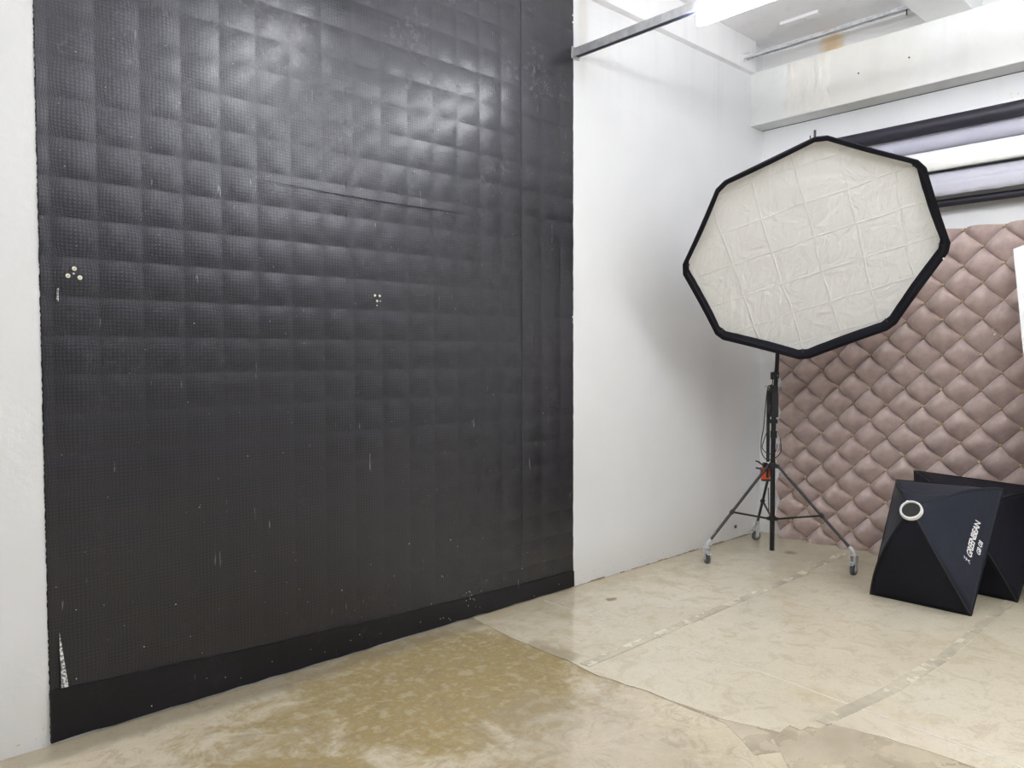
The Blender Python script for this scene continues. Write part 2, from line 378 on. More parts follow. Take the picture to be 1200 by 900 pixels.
MB().grid(lambda u, v: Vector((-.183-.014*math.sin(u*PI)*math.sin(v*PI), -.50-.085*u+.01*math.sin(9*v), 3.20+.345*v)), 8, 20).build('plaster_patch', M['plaster'], be, recalc=False)
struct(MB().box(-8.9, -.1805, -1.523, -1.255, 3.55, H).build('trim_3', M['wall'], smooth=False))
struct(MB().box(-.1805, -.001, -1.523, -1.255, 3.553, H).build('trim_4', M['wall'], smooth=False))

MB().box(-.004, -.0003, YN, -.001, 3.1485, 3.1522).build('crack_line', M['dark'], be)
# small marks on walls
def dots_on(axis, pts, r, mat, parent, name, off):
    for a, z in pts:
        if axis == 'y': MB().lathe([(0, .002), (r*.8, .002), (r, 0)], (a, off, z), (0, -1, 0), 10).build(name, mat, parent)
        else: MB().lathe([(0, .002), (r*.8, .002), (r, 0)], (off, a, z), (-1, 0, 0), 10).build(name, mat, parent)
M['yel'] = plain('yellowed_filler', (.78, .74, .52), .7)
dots_on('y', [(-.255, 3.46), (-.242, 3.43), (-.262, 3.41), (-.245, 3.38), (-.255, 3.36)], .005, M['yel'], wl, 'filled_hole', 0)
dots_on('x', [(-1.73, 3.02), (-1.69, 3.03), (-1.70, 3.00), (-1.75, 2.995)], .006, M['yel'], wr_, 'filled_hole', 0)
dots_on('x', [(-.82, 3.34), (-1.15, 3.355)], .006, M['dark'], be, 'nail_hole', -.1805)
MB().box(-.365, -.335, -.003, 0, .083, .105).build('socket_mark', M['rubber'], wl)
# chipped plaster lip along the foot of the white part of the left wall
lip = MB(); x = -2.18
while x < -.02:
    w = random.uniform(.03, .09); h = random.uniform(.004, .014); d = random.uniform(.002, .008)
    x1 = min(-.005, x+w)
    lip.box(x, x1, -d, 0, 0, h); x = x1+random.uniform(0, .02)
lip = lip.build('chipped_edge', plain('crumbled_plaster', (.30, .25, .19), .9), wl, smooth=False); lip['kind'] = 'stuff'

# ------------------------------------------------------------------ black square-patterned wall covering
XL, XR, ZT = -4.970, -2.186, 3.54
PX, PZ, X0, Z0 = .155, .1415, -4.933, .629-.1415*4
cov = empty('wall_covering', (0, 0, 0))
tag(cov, 'large black wall covering embossed with rows of bulging squares and fine dots', 'wall covering')
# ragged backing sheet
def ragged():
    m = MB(); P = []; z = .012
    while z < ZT: P.append((XL+random.uniform(-.0022, .0016), z)); z += random.uniform(.004, .012)
    P.append((XL, ZT)); P.append((XR, ZT)); z = ZT-.03
    while z > .02: P.append((XR+random.uniform(-.002, .002), z)); z -= random.uniform(.02, .06)
    P.append((XR, .012)); n = len(P)
    a = [m.bm.verts.new((x, -.0035, z)) for x, z in P]; b = [m.bm.verts.new((x, 0.0, z)) for x, z in P]
    m.bm.faces.new(a)
    for i in range(n): m.bm.faces.new((a[i], b[i], b[(i+1) % n], a[(i+1) % n]))
    return m.build('backing_sheet', M['strip'], cov, smooth=False)
ragged()
BH = .0034
def pil_h(a, b): return BH*(1-a**2)*(1-b**2) if abs(a) < 1 and abs(b) < 1 else 0
def wrapu(a, b):           # dot rows bow outwards as on a ball
    return math.asin(max(-1, min(1, .86*a/math.cos(.50*b))))/math.asin(.86)/2*.92+.5
cache = {}
def pillow_mesh(a0, a1, b0, b1):
    key = (round(a0, 3), round(a1, 3), round(b0, 3), round(b1, 3))
    if key in cache: return cache[key]
    n = 8
    fa = lambda u: a0+(a1-a0)*u
    fb = lambda v: b0+(b1-b0)*v
    m = MB().grid(lambda u, v: Vector((fa(u)*PX/2, -pil_h(fa(u), fb(v)), fb(v)*PZ/2)), n, n, lambda u, v: (wrapu(fa(u), fb(v)), wrapu(fb(v), fa(u))))
    me = m.mesh('embossed_square', M['film'], recalc=False)
    cache[key] = me; return me
def project(P):
    d = Vector(P)-CAM; z = d.dot(FWD)
    return 600+914.3*d.dot(RT)/z, 450-914.3*d.dot(UP)/z
cells = []
for i in range(-1, 19):
    for j in range(0, 26):
        x0 = X0+PX*i; z0 = Z0+PZ*j
        a0 = max(x0, XL+.003); a1 = min(x0+PX, XR-.003); b0 = max(z0, .06); b1 = min(z0+PZ, ZT)
        if a1-a0 < .01 or b1-b0 < .01: continue
        cx, cz = x0+PX/2, z0+PZ/2
        q = ((a0-cx)/(PX/2), (a1-cx)/(PX/2), (b0-cz)/(PZ/2), (b1-cz)/(PZ/2))
        u0, v0 = project((a0, 0, b0)); u1, v1 = project((a1, 0, b1))
        vis = max(0, min(v0, 900)-max(v1, 0)) * (min(u1, 1200)-u0)
        cells.append((vis, cx, cz, q))
cells.sort(key=lambda c: -c[0])
for vis, cx, cz, q in cells[:300]:
    link('embossed_square', pillow_mesh(*q), None, cov, (cx, -.0038, cz))
m = MB()
for vis, cx, cz, q in cells[300:]:
    me = pillow_mesh(*q); nb = len(m.bm.verts); m.bm.from_mesh(me); m.bm.verts.ensure_lookup_table()
    for v in m.bm.verts[nb:]: v.co += Vector((cx, -.0038, cz))
o = m.build('embossed_squares', M['film'], cov, recalc=False); o['kind'] = 'stuff'
# plain strip along the foot (top edge sinks from left to right)
def bt(x): return .203+(.106-.203)*(x-XL)/(XR-XL) - .016*math.sin((x-XL)/(XR-XL)*PI)
P = [(XL+(XR-XL)*i/40) for i in range(41)]
m = MB()
top = [(x, bt(x)+random.uniform(-.0012, .0012)) for x in P]; bot = [(x, .012+random.uniform(-.003, .003)) for x in P]
for i in range(40):
    m.quadbox([(bot[i][0], -.013, bot[i][1]), (bot[i+1][0], -.013, bot[i+1][1]), (bot[i+1][0], 0, bot[i+1][1]), (bot[i][0], 0, bot[i][1]),
               (top[i][0], -.0115, top[i][1]), (top[i+1][0], -.0115, top[i+1][1]), (top[i+1][0], 0, top[i+1][1]), (top[i][0], 0, top[i][1])])
bmesh.ops.remove_doubles(m.bm, verts=m.bm.verts, dist=1e-5)
m.build('foot_strip', M['strip'], cov, smooth=False)
# folded seams
m = MB(); pts = [(-4.12+1.17*i/30, -.0115-.004*math.sin(i/30*PI), 2.147-.010*math.sin(i/30*PI)) for i in range(31)]
m.tube(pts, [.0005+.0016*math.sin(PI*i/30) for i in range(31)], 6); m.build('seam_fold', M['seam'], cov)
m = MB(); m.box(XL+.004, XR-.002, -.0050, -.003, 1.362, 1.3640); m.build('sheet_seam', M['seam'], cov, smooth=False)
m = MB(); m.box(-2.6140, -2.6120, -.0055, -.003, .2, 3.5); m.build('sheet_seam', M['seam'], cov, smooth=False)
m = MB(); m.box(-3.7290, -3.7275, -.0052, -.003, .2, 3.5); m.build('sheet_seam', M['seam'], cov, smooth=False)
# filled holes and tear
def plugs(L, r=.0085, core=True):
    for x, z in L:
        MB().lathe([(0, .003), (r*.85, .003), (r, 0)], (x, -.0095, z), (0, -1, 0), 14).build('filler_spot', M['filler'], cov)
        if core: MB().lathe([(0, .0015), (r*.28, .0015), (r*.28, 0)], (x, -.0125, z), (0, -1, 0), 8).build('plug', M['plug'], cov)
plugs([(-4.861, 1.721), (-4.882, 1.694), (-4.8435, 1.690)])
plugs([(-4.8635, 1.703)], .004, False)
plugs([(-3.582, 1.690), (-3.5555, 1.689), (-3.570, 1.664)], .0062, False)
plugs([(-3.571, 1.643), (-3.553, 1.664)], .0028, False)
plugs([(-2.196, 1.633), (-2.192, 1.601), (-2.196, 3.40), (-2.196, 3.36)], .006, False)
def shard(L, name='torn_patch', y=-.0145):
    m = MB(); a = [m.bm.verts.new((x, y, z)) for x, z in L]; b = [m.bm.verts.new((x, y+.003, z)) for x, z in L]; n = len(L)
    m.bm.faces.new(a)
    for i in range(n): m.bm.faces.new((a[i], b[i], b[(i+1) % n], a[(i+1) % n]))
    m.build(name, M['torn'], cov, smooth=False)
shard([(-4.936, .405), (-4.931, .37), (-4.924, .31), (-4.917, .25), (-4.911, .203), (-4.934, .203), (-4.934, .28), (-4.937, .34)])
shard([(-4.919, 1.645), (-4.912, 1.648), (-4.914, 1.60), (-4.921, 1.605)], y=-.011)
for k in range(46):       # chips in the plain strip and on the film
    x = random.uniform(XL+.05, XR-.03); z = random.choice([random.uniform(.02, .09), random.uniform(.02, .5)])
    if k > 34: x = random.gauss(-3.0, .02); z = random.uniform(.07, .16)
    r = random.uniform(.0012, .0028)
    MB().lathe([(0, .0006), (r, 0)], (x, -.0128 if z < bt(x) else -.0085, z), (0, -1, 0), 6).build('paint_chip', M['filler'], cov)

# ------------------------------------------------------------------ tufted backdrop on the right-hand wall
tb_ = empty('tufted_backdrop', (0, -.9, 0))
tag(tb_, 'taupe diamond-tufted velvet backdrop with small brass buttons on the right wall', 'backdrop')
KY, KZ = .1162, .1150; Y00, Z00 = -1.562, 2.093
YL, YR_, ZB, ZTT = -.187, -3.3, .004, 2.222
off = Vector((0, -.9, 0))
MB().box(-.012, -.0005, YR_, YL, ZB, ZTT).build('backing_panel', M['velvet_back'], tb_, smooth=False).location = -off
DH = .092
def tuft_fn(a, b):         # a runs up-right, b runs down-right, -1..1
    b = max(-1, min(1, b)); t = (b+1)/2
    t = t**.64                                  # crest sits towards the upper left
    B = max(0, math.sin(PI*t))**.95
    A = max(0, 1-abs(a)**2.6)**.6
    pinch = max(0, 1-abs(a)**3)**.5
    return DH*B*(.40+.60*A)*(1-(1-pinch)*.35*abs(b))
NTF = 8
def tuft_mesh():
    # image-right on this wall is -Y
    m = MB()
    def f(u, v):
        a = math.sin((2*u-1)*PI/2); b = math.sin((2*v-1)*PI/2)
        y = -(a+b)*KY/2; z = (a-b)*KZ/2
        return Vector((-tuft_fn(a, b), y, z))
    m.grid(f, NTF, NTF)
    return m.mesh('tuft', M['velvet'], recalc=False, angle=180)
TM = tuft_mesh(); bmt = bmesh.new(); bmt.from_mesh(TM)
def clipped(cy, cz):
    b = bmt.copy(); b.transform(Matrix.Translation((-.010, cy, cz)))
    for co, no in (((0, YL, 0), (0, 1, 0)), ((0, 0, ZB), (0, 0, -1)), ((0, 0, ZTT), (0, 0, 1))):
        bmesh.ops.bisect_plane(b, geom=b.verts[:]+b.edges[:]+b.faces[:], plane_co=co, plane_no=no, clear_outer=True)
    if not b.faces: b.free(); return None
    b.transform(Matrix.Translation((.010, -cy, -cz)))
    me = bpy.data.meshes.new('tuft'); b.to_mesh(me); b.free(); me.materials.append(M['velvet']); return me
bp = MB().lathe([(0, .0085), (.0040, .0076), (.0066, .0050), (.0074, .001), (.0074, -.020)], (0, 0, 0), (-1, 0, 0), 12).mesh('button', M['gold'])
extra = []; nt = 0
for k in range(-20, 16):
    for mm in range(-4, 24):
        cy = Y00+KY*k; cz = Z00-KZ*mm
        if (k+mm) % 2 == 0:      # button
            if YR_+.05 < cy < YL-.008 and ZB+.01 < cz < ZTT-.008 and cy > -2.3:
                link('button', bp, None, tb_, Vector((-.036, cy, cz))-off)
        elif YR_+.11 < cy < YL+KY and ZB-KZ < cz < ZTT+KZ:
            inside = cy+KY < YL and cz-KZ > ZB and cz+KZ < ZTT
            me = TM if inside else clipped(cy, cz)
            if me is None: continue
            if cy > -2.25: link('tuft', me, None, tb_, Vector((-.010, cy, cz))-off); nt += 1
            else: extra.append((me, cy, cz))
m = MB()
for me, cy, cz in extra:
    nb = len(m.bm.verts); m.bm.from_mesh(me); m.bm.verts.ensure_lookup_table()
    for v in m.bm.verts[nb:]: v.co += Vector((-.010, cy, cz))-off
o = m.build('tufts', M['velvet'], tb_, recalc=False, angle=180); o['kind'] = 'stuff'
for y, z in ((-1.628, 1.55), (-1.640, 1.53), (-1.632, 1.565)):
    MB().lathe([(0, .004), (.006, .003), (.008, -.003)], (-.046, y, z), (-1, 0, 0), 10).build('filler_spot', M['filler'], tb_).location = -off

# ------------------------------------------------------------------ ceiling rails and strip lamps
def rail(x, label, y1=YN+.01, y0=-.01):
    r = empty('mounting_rail', (x, y0, 3.165)); tag(r, label, 'rail')
    q = Vector((x, y0, 3.165)); w = .021
    m = MB()
    for a in (-1, 1):
        m.box(a*w-.0012, a*w+.0012, y1-q.y, 0, 0, .045)
        m.box(min(a*w, a*(w-.005)), max(a*w, a*(w-.005)), y1-q.y, 0, -.0012, .0012)
    m.box(-w, w, y1-q.y, 0, .0435, .045)
    m.build('channel', M['galv'], r, smooth=False)
    MB().box(-w+.002, w-.002, y1-q.y, -.002, .004, .006).build('slot_shade', M['slot_shade'], r, smooth=False)
    if y0 > -.1: MB().box(-.035, .035, 0, .0095, -.012, .055).build('wall_plate', M['galv'], r, bevel=.001)
    m = MB()
    for yy in (-1.6, -4.4): m.tube([(0, yy, .045), (0, yy, H-3.165)], .005, 8)
    m.build('threaded_rod', M['galv'], r)
    return r
def lamp(x, y0, y1, label, group=None):
    l = empty('strip_lamp', (x, (y0+y1)/2, 3.118)); tag(l, label, 'lamp', group)
    hl = abs(y1-y0)/2
    def prof(r, zz, n=14):     # stadium outline
        P = []
        for k in range(n+1): a = -PI/2+PI*k/n; P.append((r*math.sin(a)*1, hl-r+r*math.cos(a)))
        for k in range(n+1): a = PI/2+PI*k/n; P.append((r*math.sin(a)*1, -(hl-r)+r*math.cos(a)))
        return P
    m = MB(); R = []
    for r, z in ((.041, .020), (.045, .002), (.042, -.014), (.031, -.025), (.014, -.029)):
        R.append([m.bm.verts.new((a, b, z)) for a, b in prof(r, z)])
    for A, B in zip(R, R[1:]):
        for k in range(len(A)): m.bm.faces.new((A[k], A[(k+1) % len(A)], B[(k+1) % len(A)], B[k]))
    m.bm.faces.new(R[-1]); m.build('diffuser', M['lamp'], l)
    m = MB(); R = []
    for r, z in ((.040, .0215), (.030, .035), (.010, .040)):
        R.append([m.bm.verts.new((a, b, z)) for a, b in prof(r, z)])
    for A, B in zip(R, R[1:]):
        for k in range(len(A)): m.bm.faces.new((A[k], A[(k+1) % len(A)], B[(k+1) % len(A)], B[k]))
    m.bm.faces.new(R[-1]); m.build('added_uplight', M['lamp_uplight_fill'], l)  # added uplight half, fills the ceiling
    MB().box(-.008, .008, -hl+.06, hl-.06, .0398, .0440).build('housing', M['lampbody'], l, bevel=.001)
    for yy in (-hl*.6, hl*.6): MB().box(-.011, .011, yy-.015, yy+.015, .0438, .0455).build('clip', M['steel'], l, smooth=False)
    return l
RX = -2.171
rail(RX, 'galvanised slotted rail running from the white wall to the glowing strip lamp')
rail(-3.55, 'galvanised slotted rail above the picture, over the black wall covering')
rail(-4.95, 'galvanised slotted rail above the picture, nearest the camera')
rail(-6.5, 'galvanised slotted rail above and behind the camera')
rail(-1.7, 'added slotted rail for fill lamps, unseen beyond the right edge of the picture', YN+.01, -2.45)  # rail added to carry fill lamps for the shaded corner
lamp(RX, -.85, -2.05, 'glowing white strip lamp under the slotted rail at the top')
OUT = 'strip lamps beyond the frame'
for x, y in ((RX, -3.3), (-3.55, -1.4), (-3.55, -3.6), (-4.95, -3.6), (-6.5, -2.0), (-6.5, -4.2), (-1.7, -4.0), (-1.7, -5.6)):  # those on the rightmost rail are added fill for the shaded corner
    lamp(x, y+.6, y-.6, 'unseen white strip lamp under a slotted rail, outside the picture', OUT)

# strut above the beam, with its rod
s = empty('strut_channel', (-.34, -.05, 3.62)); tag(s, 'thin galvanised strut channel hanging above the cream-stained beam', 'strut')
m = MB(); m.box(-.02, .02, -1.20, 0, 0, .003); m.box(-.02, -.017, -1.20, 0, -.018, 0); m.box(.017, .02, -1.20, 0, -.018, 0); m.build('channel', M['galv'], s, smooth=False)
MB().tube([(0, -1.14, -.05), (0, -1.14, .158)], .0045, 8).build('threaded_rod', M['dark'], s)
m = MB(); m.tube([(-.02, .0, -.03), (-.02, .02, -.028), (-.02, .028, 0), (-.02, .015, .02), (-.02, -.05, .018)], .003, 6); m.build('end_clip', M['galv'], s)
p_ = empty('cover_plate', (-.305, -.48, H)); tag(p_, 'white painted rectangular cover plate on the ceiling above the strut', 'cover plate')
MB().box(-.07, -.0, -.14, .14, -.022, -.001).build('plate', M['ceil'], p_, bevel=.004)
MB().lathe([(0, .003), (.006, .002), (.007, 0)], (-.035, -.03, -.022), (0, 0, -1), 10).build('screw', M['steel'], p_)

# ------------------------------------------------------------------ paper rolls on the right wall
YS, YE = -.52, -3.15
def roll(x, z, r, mat, name, label, core=True):
    o = empty(name, (x, YS, z)); tag(o, label, 'backdrop roll')
    L = YE-YS; n = 40; m = MB()
    A = [(r*math.cos(2*PI*k/n), r*math.sin(2*PI*k/n)) for k in range(n)]
    m.lathe([(r-.006, 0), (r, .001), (r, -L-.001), (r-.006, -L)], (0, 0, 0), (0, -1, 0), n); m.build('paper', mat, o)
    m = MB(); rc = min(.026, r*.7); m.lathe([(r-.006, .002), (rc, .002), (rc, -.03), (rc-.004, -.03), (rc-.004, .05)], (0, 0, 0), (0, -1, 0), 24); m.build('core', M['plaster'], o)
    return o
roll(-.135, 2.891, .049, M['paper_black'], 'paper_roll', 'thick black backdrop roll, topmost on the right wall')
roll(-.100, 2.787, .052, M['paper_grey'], 'paper_roll', 'silvery lavender-grey backdrop roll just below the black roll')
r3 = roll(-.125, 2.664, .066, M['paper_white'], 'paper_roll', 'bright white backdrop roll in the middle of the rack')
r4 = roll(-.115, 2.512, .070, M['paper_pale'], 'paper_roll', 'pale lavender backdrop roll with a ragged hanging edge, below the white roll')
r5 = roll(-.095, 2.388, .025, M['paper_black'], 'pole', 'thin black backdrop pole, lowest on the right wall rack')
def hang(o, x, z0, z1, mat, name, rag):
    m = MB()
    n = 90; V = []
    for i in range(n+1):
        y = (YE-YS)*i/n; e = z1+noise.noise(Vector((y*5, rag, 1)))*rag+noise.noise(Vector((y*23, rag, 4)))*rag*.5
        V.append([m.bm.verts.new((x+.004*math.sin(j*1.2+y*2), y, z0+(e-z0)*j/3)) for j in range(4)])
    for A, B in zip(V, V[1:]):
        for j in range(3): m.bm.faces.new((A[j], B[j], B[j+1], A[j+1]))
    o2 = m.build(name, mat, o, recalc=False)
    sm = o2.modifiers.new('t', 'SOLIDIFY'); sm.thickness = .0012
    return o2
hang(r3, -.066, 0, -.076, M['paper_white'], 'loose_edge', .004)
hang(r4, -.070, .0, -.090, M['paper_pale'], 'loose_edge', .010)
br = empty('roll_bracket', (-.02, -.47, 2.6)); tag(br, 'small steel roll holder bracket peeping over the top of the octagonal softbox', 'bracket')
MB().box(-.004, .019, -.018, .018, -.27, .405).build('upright', M['cast'], br, bevel=.001)
def hook(z, xx):
    m = MB(); m.tube([(-.004, 0, z-.055), (xx*.6, 0, z-.058), (xx-.03, 0, z-.05), (xx-.05, 0, z-.025), (xx-.052, 0, z)], .005, 8); m.build('hook', M['rubber'], br)
for z, xx in ((.391, -.09), (.26, -.06), (.13, -.09), (-.02, -.08), (-.2, -.06)): hook(z, xx)
m = MB(); m.quadbox([(-.09, -.012, .36), (-.075, -.012, .36), (-.075, .0, .36), (-.09, .0, .36), (-.09, -.012, .44), (-.075, -.012, .44), (-.075, 0, .44), (-.09, 0, .44)]); m.build('hook', M['rubber'], br)

# white board leaning at the right edge
bd = MB()
bd.quadbox([(-.62, -2.08, 0), (-.55, -2.85, 0), (-.53, -2.85, 0), (-.60, -2.08, 0), (-.27, -1.79, 2.03), (-.27, -2.55, 2.30), (-.25, -2.55, 2.30), (-.25, -1.79, 2.03)])
bd = bd.build('foam_board', M['board'], bevel=.003); tag(bd, 'white foam board leaning at the right edge of the picture', 'board')

# ------------------------------------------------------------------ rolling light stand
SB = Vector((-.64, -.46, 0)); CR = Vector((.7295, -.684, 0)); CF = Vector((.684, .7295, 0))   # image right / away from the camera
st = empty('light_stand', SB); tag(st, 'black rolling tripod light stand with three braked castors and orange winch', 'light stand')
def P(x, y, z): return Vector((x, y, z))-SB
MB().lathe([(.0165, .045), (.0165, 1.10)], (0, 0, 0), (0, 0, 1), 20)
m = MB(); m.tube([(0, 0, .045), (0, 0, .70), (.004, -.004, 1.10)], .0165, 20); m.build('column', M['blk'], st)
m = MB(); m.tube([(.004, -.004, 1.05), (.018, -.017, 1.38), (.030, -.03, 2.22)], .0145, 18); m.build('upper_tube', M['blk'], st)
m = MB(); q = -CR*.035; m.tube([(q.x, q.y, .665), (q.x, q.y, 1.16)], .0115, 14); m.build('lifting_tube', M['blk'], st)
def collar(z, r, h, name='collar', mat=None, o=Vector((0, 0, 0))):
    MB().lathe([(.016, 0), (r, .001), (r, h-.001), (.016, h)], Vector((0, 0, z))+o, (0, 0, 1), 20).build(name, mat or M['blk_matt'], st)
for z, r, h in ((.62, .026, .035), (.255, .024, .03), (.83, .022, .05), (.93, .025, .03), (1.03, .026, .16), (1.235, .025, .05)): collar(z, r, h, o=Vector((.003, -.003, 0))*(z > .7))
collar(1.005, .018, .02, 'sleeve_ring', M['steel'])
def plate(z, L=.045, w=.03):
    for a in LEGS:
        d = (Vector((a[0], a[1], 0))-Vector((SB.x, SB.y, 0))).normalized(); n = Vector((-d.y, d.x, 0))
        m = MB(); c = d*.02; e = d*(.02+L); h = Vector((0, 0, w/2)); c0 = Vector((0, 0, z))
        m.quadbox([c0+c-n*.012-h, c0+e-n*.008-h, c0+e+n*.008-h, c0+c+n*.012-h, c0+c-n*.012+h, c0+e-n*.008+h, c0+e+n*.008+h, c0+c+n*.012+h])
        m.build('leg_bracket', M['blk_matt'], st, bevel=.002)
LEGS = [(-1.125, -.247, .128, math.radians(33+22)), (-.690, -1.052, .145, math.radians(23-24)), (-.272, -.137, .125, math.radians(30+72))]
plate(.636, .028, .026); plate(.27, .022, .02)
wheel_prof = [(.010, -.013), (.026, -.013), (.033, -.011), (.036, -.006), (.036, .006), (.033, .011), (.026, .013), (.010, .013)]
for lx, ly, lz, az in LEGS:
    e = Vector((lx, ly, lz))-SB; d = Vector((e.x, e.y, 0)).normalized(); a = d*.042+Vector((0, 0, .636))
    m = MB(); m.tube([a, e], .0098, 14); lg = m.build('leg', M['blk'], st)
    j = a+(e-a)*.59
    m = MB(); m.tube([d*.035+Vector((0, 0, .27)), j], .0068, 10); m.build('brace', M['blk'], st)
    m = MB(); m.lathe([(.013, -.014), (.0145, -.012), (.0145, .012), (.013, .014)], j, (e-a), 14); m.lathe([(0, .019), (.005, .017), (.005, -.017), (0, -.019)], j, Vector((-d.y, d.x, 0)), 8); m.build('joint_clamp', M['blk_matt'], st)
    # castor
    t_ = (e-a).normalized()
    f = Vector((math.cos(az), math.sin(az), 0)); n = Vector((-f.y, f.x, 0))
    if (f.dot(CF)) > 0: f = -f           # the brake pedal side looks at the camera side
    if abs(az-math.radians(102)) < .01: f = (-CR*.93-CF*.35).normalized(); n = Vector((-f.y, f.x, 0))
    w = e - f*.0 ; w = Vector((e.x, e.y, .037))+f*.008
    m = MB(); m.tube([e-t_*.045, e-t_*.004, e+Vector((0, 0, -.014))], [.0125, .0145, .0135], 14); m.build('castor_socket', M['cast'], st)
    m = MB(); m.lathe([(0, .095-.0), (.017, .095), (.021, .091), (.021, .084), (0, .084)], Vector((e.x, e.y, lz-.107+.002)), (0, 0, 1), 18)
    top = lz-.022
    for sgn in (-1, 1):
        c = Vector((e.x, e.y, 0))+n*sgn*.0165; nn = n*.0018
        Q = [c-f*.018+Vector((0, 0, top)), c+f*.026+Vector((0, 0, top)), w+n*sgn*.0165+f*.012-Vector((0, 0, .006)), w+n*sgn*.0165-f*.010-Vector((0, 0, .006))]
        v1 = [m.bm.verts.new(x-nn) for x in Q]; v2 = [m.bm.verts.new(x+nn) for x in Q]
        m.bm.faces.new(v1); m.bm.faces.new(v2[::-1])
        for i in range(4): m.bm.faces.new((v1[i], v2[i], v2[(i+1) % 4], v1[(i+1) % 4]))
    m.lathe([(0, .021), (.005, .020), (.005, -.020), (0, -.021)], w, n, 10)
    fk = m.build('castor_fork', M['cast'], st)
    m = MB(); m.lathe(wheel_prof, w, n, 26); wh = m.build('castor_wheel', M['rubber'], st)
    m = MB(); m.lathe([(0, -.0145), (.019, -.0145), (.022, -.0125), (.022, .0125), (.019, .0145), (0, .0145)], w, n, 20); m.build('wheel_hub', M['hub'], wh)
    c = Vector((w.x, w.y, .082)); m = MB()
    A = [c+f*.012, c+f*.050-Vector((0, 0, .010))]
    m.quadbox([A[0]-n*.015, A[1]-n*.017, A[1]+n*.017, A[0]+n*.015, A[0]-n*.015+Vector((0, 0, .004)), A[1]-n*.017+Vector((0, 0, .003)), A[1]+n*.017+Vector((0, 0, .003)), A[0]+n*.015+Vector((0, 0, .004))])
    m.tube([c-f*.014, c+f*.016+Vector((0, 0, .002))], .009, 8)
    m.build('brake_pedal', M['cast'], st, bevel=.001)
    m = MB(); cc = c+f*.034-Vector((0, 0, .001)); m.quadbox([cc-n*.008-f*.005, cc-n*.008+f*.005, cc+n*.008+f*.005, cc+n*.008-f*.005]+[x+Vector((0, 0, .0015)) for x in (cc-n*.008-f*.005, cc-n*.008+f*.005, cc+n*.008+f*.005, cc+n*.008-f*.005)]); m.build('pedal_pad', M['blk_matt'], st)
# short second brace on the rear leg
e = Vector(LEGS[2][:3])-SB; a = Vector((0, 0, .636)); j = a+(e-a)*.36
MB().tube([j+CR*.01, Vector((0, 0, .30))-CR*.015+CF*.03], .0035, 8).build('brace', M['blk'], st)
# winch
wc = P(-.668, -.434, .580)+CF*.035-CR*.004
def ob(c, hx, hy, hz):     # box aligned with the image plane
    r = []
    for z in (-hz, hz):
        for sx, sy in ((-1, -1), (1, -1), (1, 1), (-1, 1)): r.append(c+CR*sx*hx+CF*sy*hy+Vector((0, 0, z)))
    return r
wi = MB().quadbox(ob(wc, .026, .018, .040)).build('winch_body', M['orange'], st, bevel=.008)
MB().quadbox(ob(wc+Vector((0, 0, -.047))+CR*.004, .026, .020, .007)).build('winch_foot', M['blk_matt'], wi, bevel=.003)
MB().quadbox(ob(wc+CR*.010-CF*.0185+Vector((0, 0, .0)), .008, .004, .030)).build('winch_latch', M['blk_matt'], wi, bevel=.002)
MB().quadbox(ob(wc+Vector((0, 0, .055)), .014, .014, .018)).build('winch_head', M['blk_matt'], wi, bevel=.004)
m = MB(); m.tube([wc+Vector((0, 0, .052)), P(-.700, -.404, .650), P(-.712, -.393, .664), P(-.728, -.378, .670)], [.006, .0055, .006, .0045], 10); m.build('winch_lever', M['blk'], st)
m = MB(); m.tube([wc+Vector((0, 0, -.01))-CR*.02, P(-.694, -.409, .574), P(-.699, -.405, .616)], .004, 8); m.tube([P(-.699, -.405, .616), P(-.726, -.380, .621)], .0062, 10); m.build('crank_handle', M['blk_matt'], st)
# knobs on the middle collars
m = MB(); m.tube([P(-.640, -.460, 1.172), P(-.664, -.438, 1.182)], .005, 8); m.tube([P(-.658, -.443, 1.186), P(-.683, -.42, 1.19)], .0055, 8); m.build('clamp_knob', M['cast'], st)
m = MB(); m.tube([P(-.625, -.475, 1.195), P(-.597, -.50, 1.188), P(-.592, -.505, 1.15)], [.006, .006, .004], 8); m.build('clamp_knob', M['cast'], st)
MB().quadbox(ob(Vector((.004, -.004, 1.175))-CR*.022, .010, .016, .022)).build('clamp_block', M['blk_matt'], st, bevel=.002)
MB().quadbox(ob(Vector((.006, -.006, 1.265))-CF*.01, .018, .024, .022)).build('clamp_block', M['blk_matt'], st, bevel=.003)
MB().lathe([(0, .012), (.005, .010), (.006, 0)], Vector((.012, -.01, 1.262))-CF*.03, -CF, 10).build('clamp_screw', M['steel'], st)
MB().quadbox(ob(Vector((.004, -.004, 1.06)), .021, .026, .085)).build('clamp_block', M['blk_matt'], st, bevel=.004)

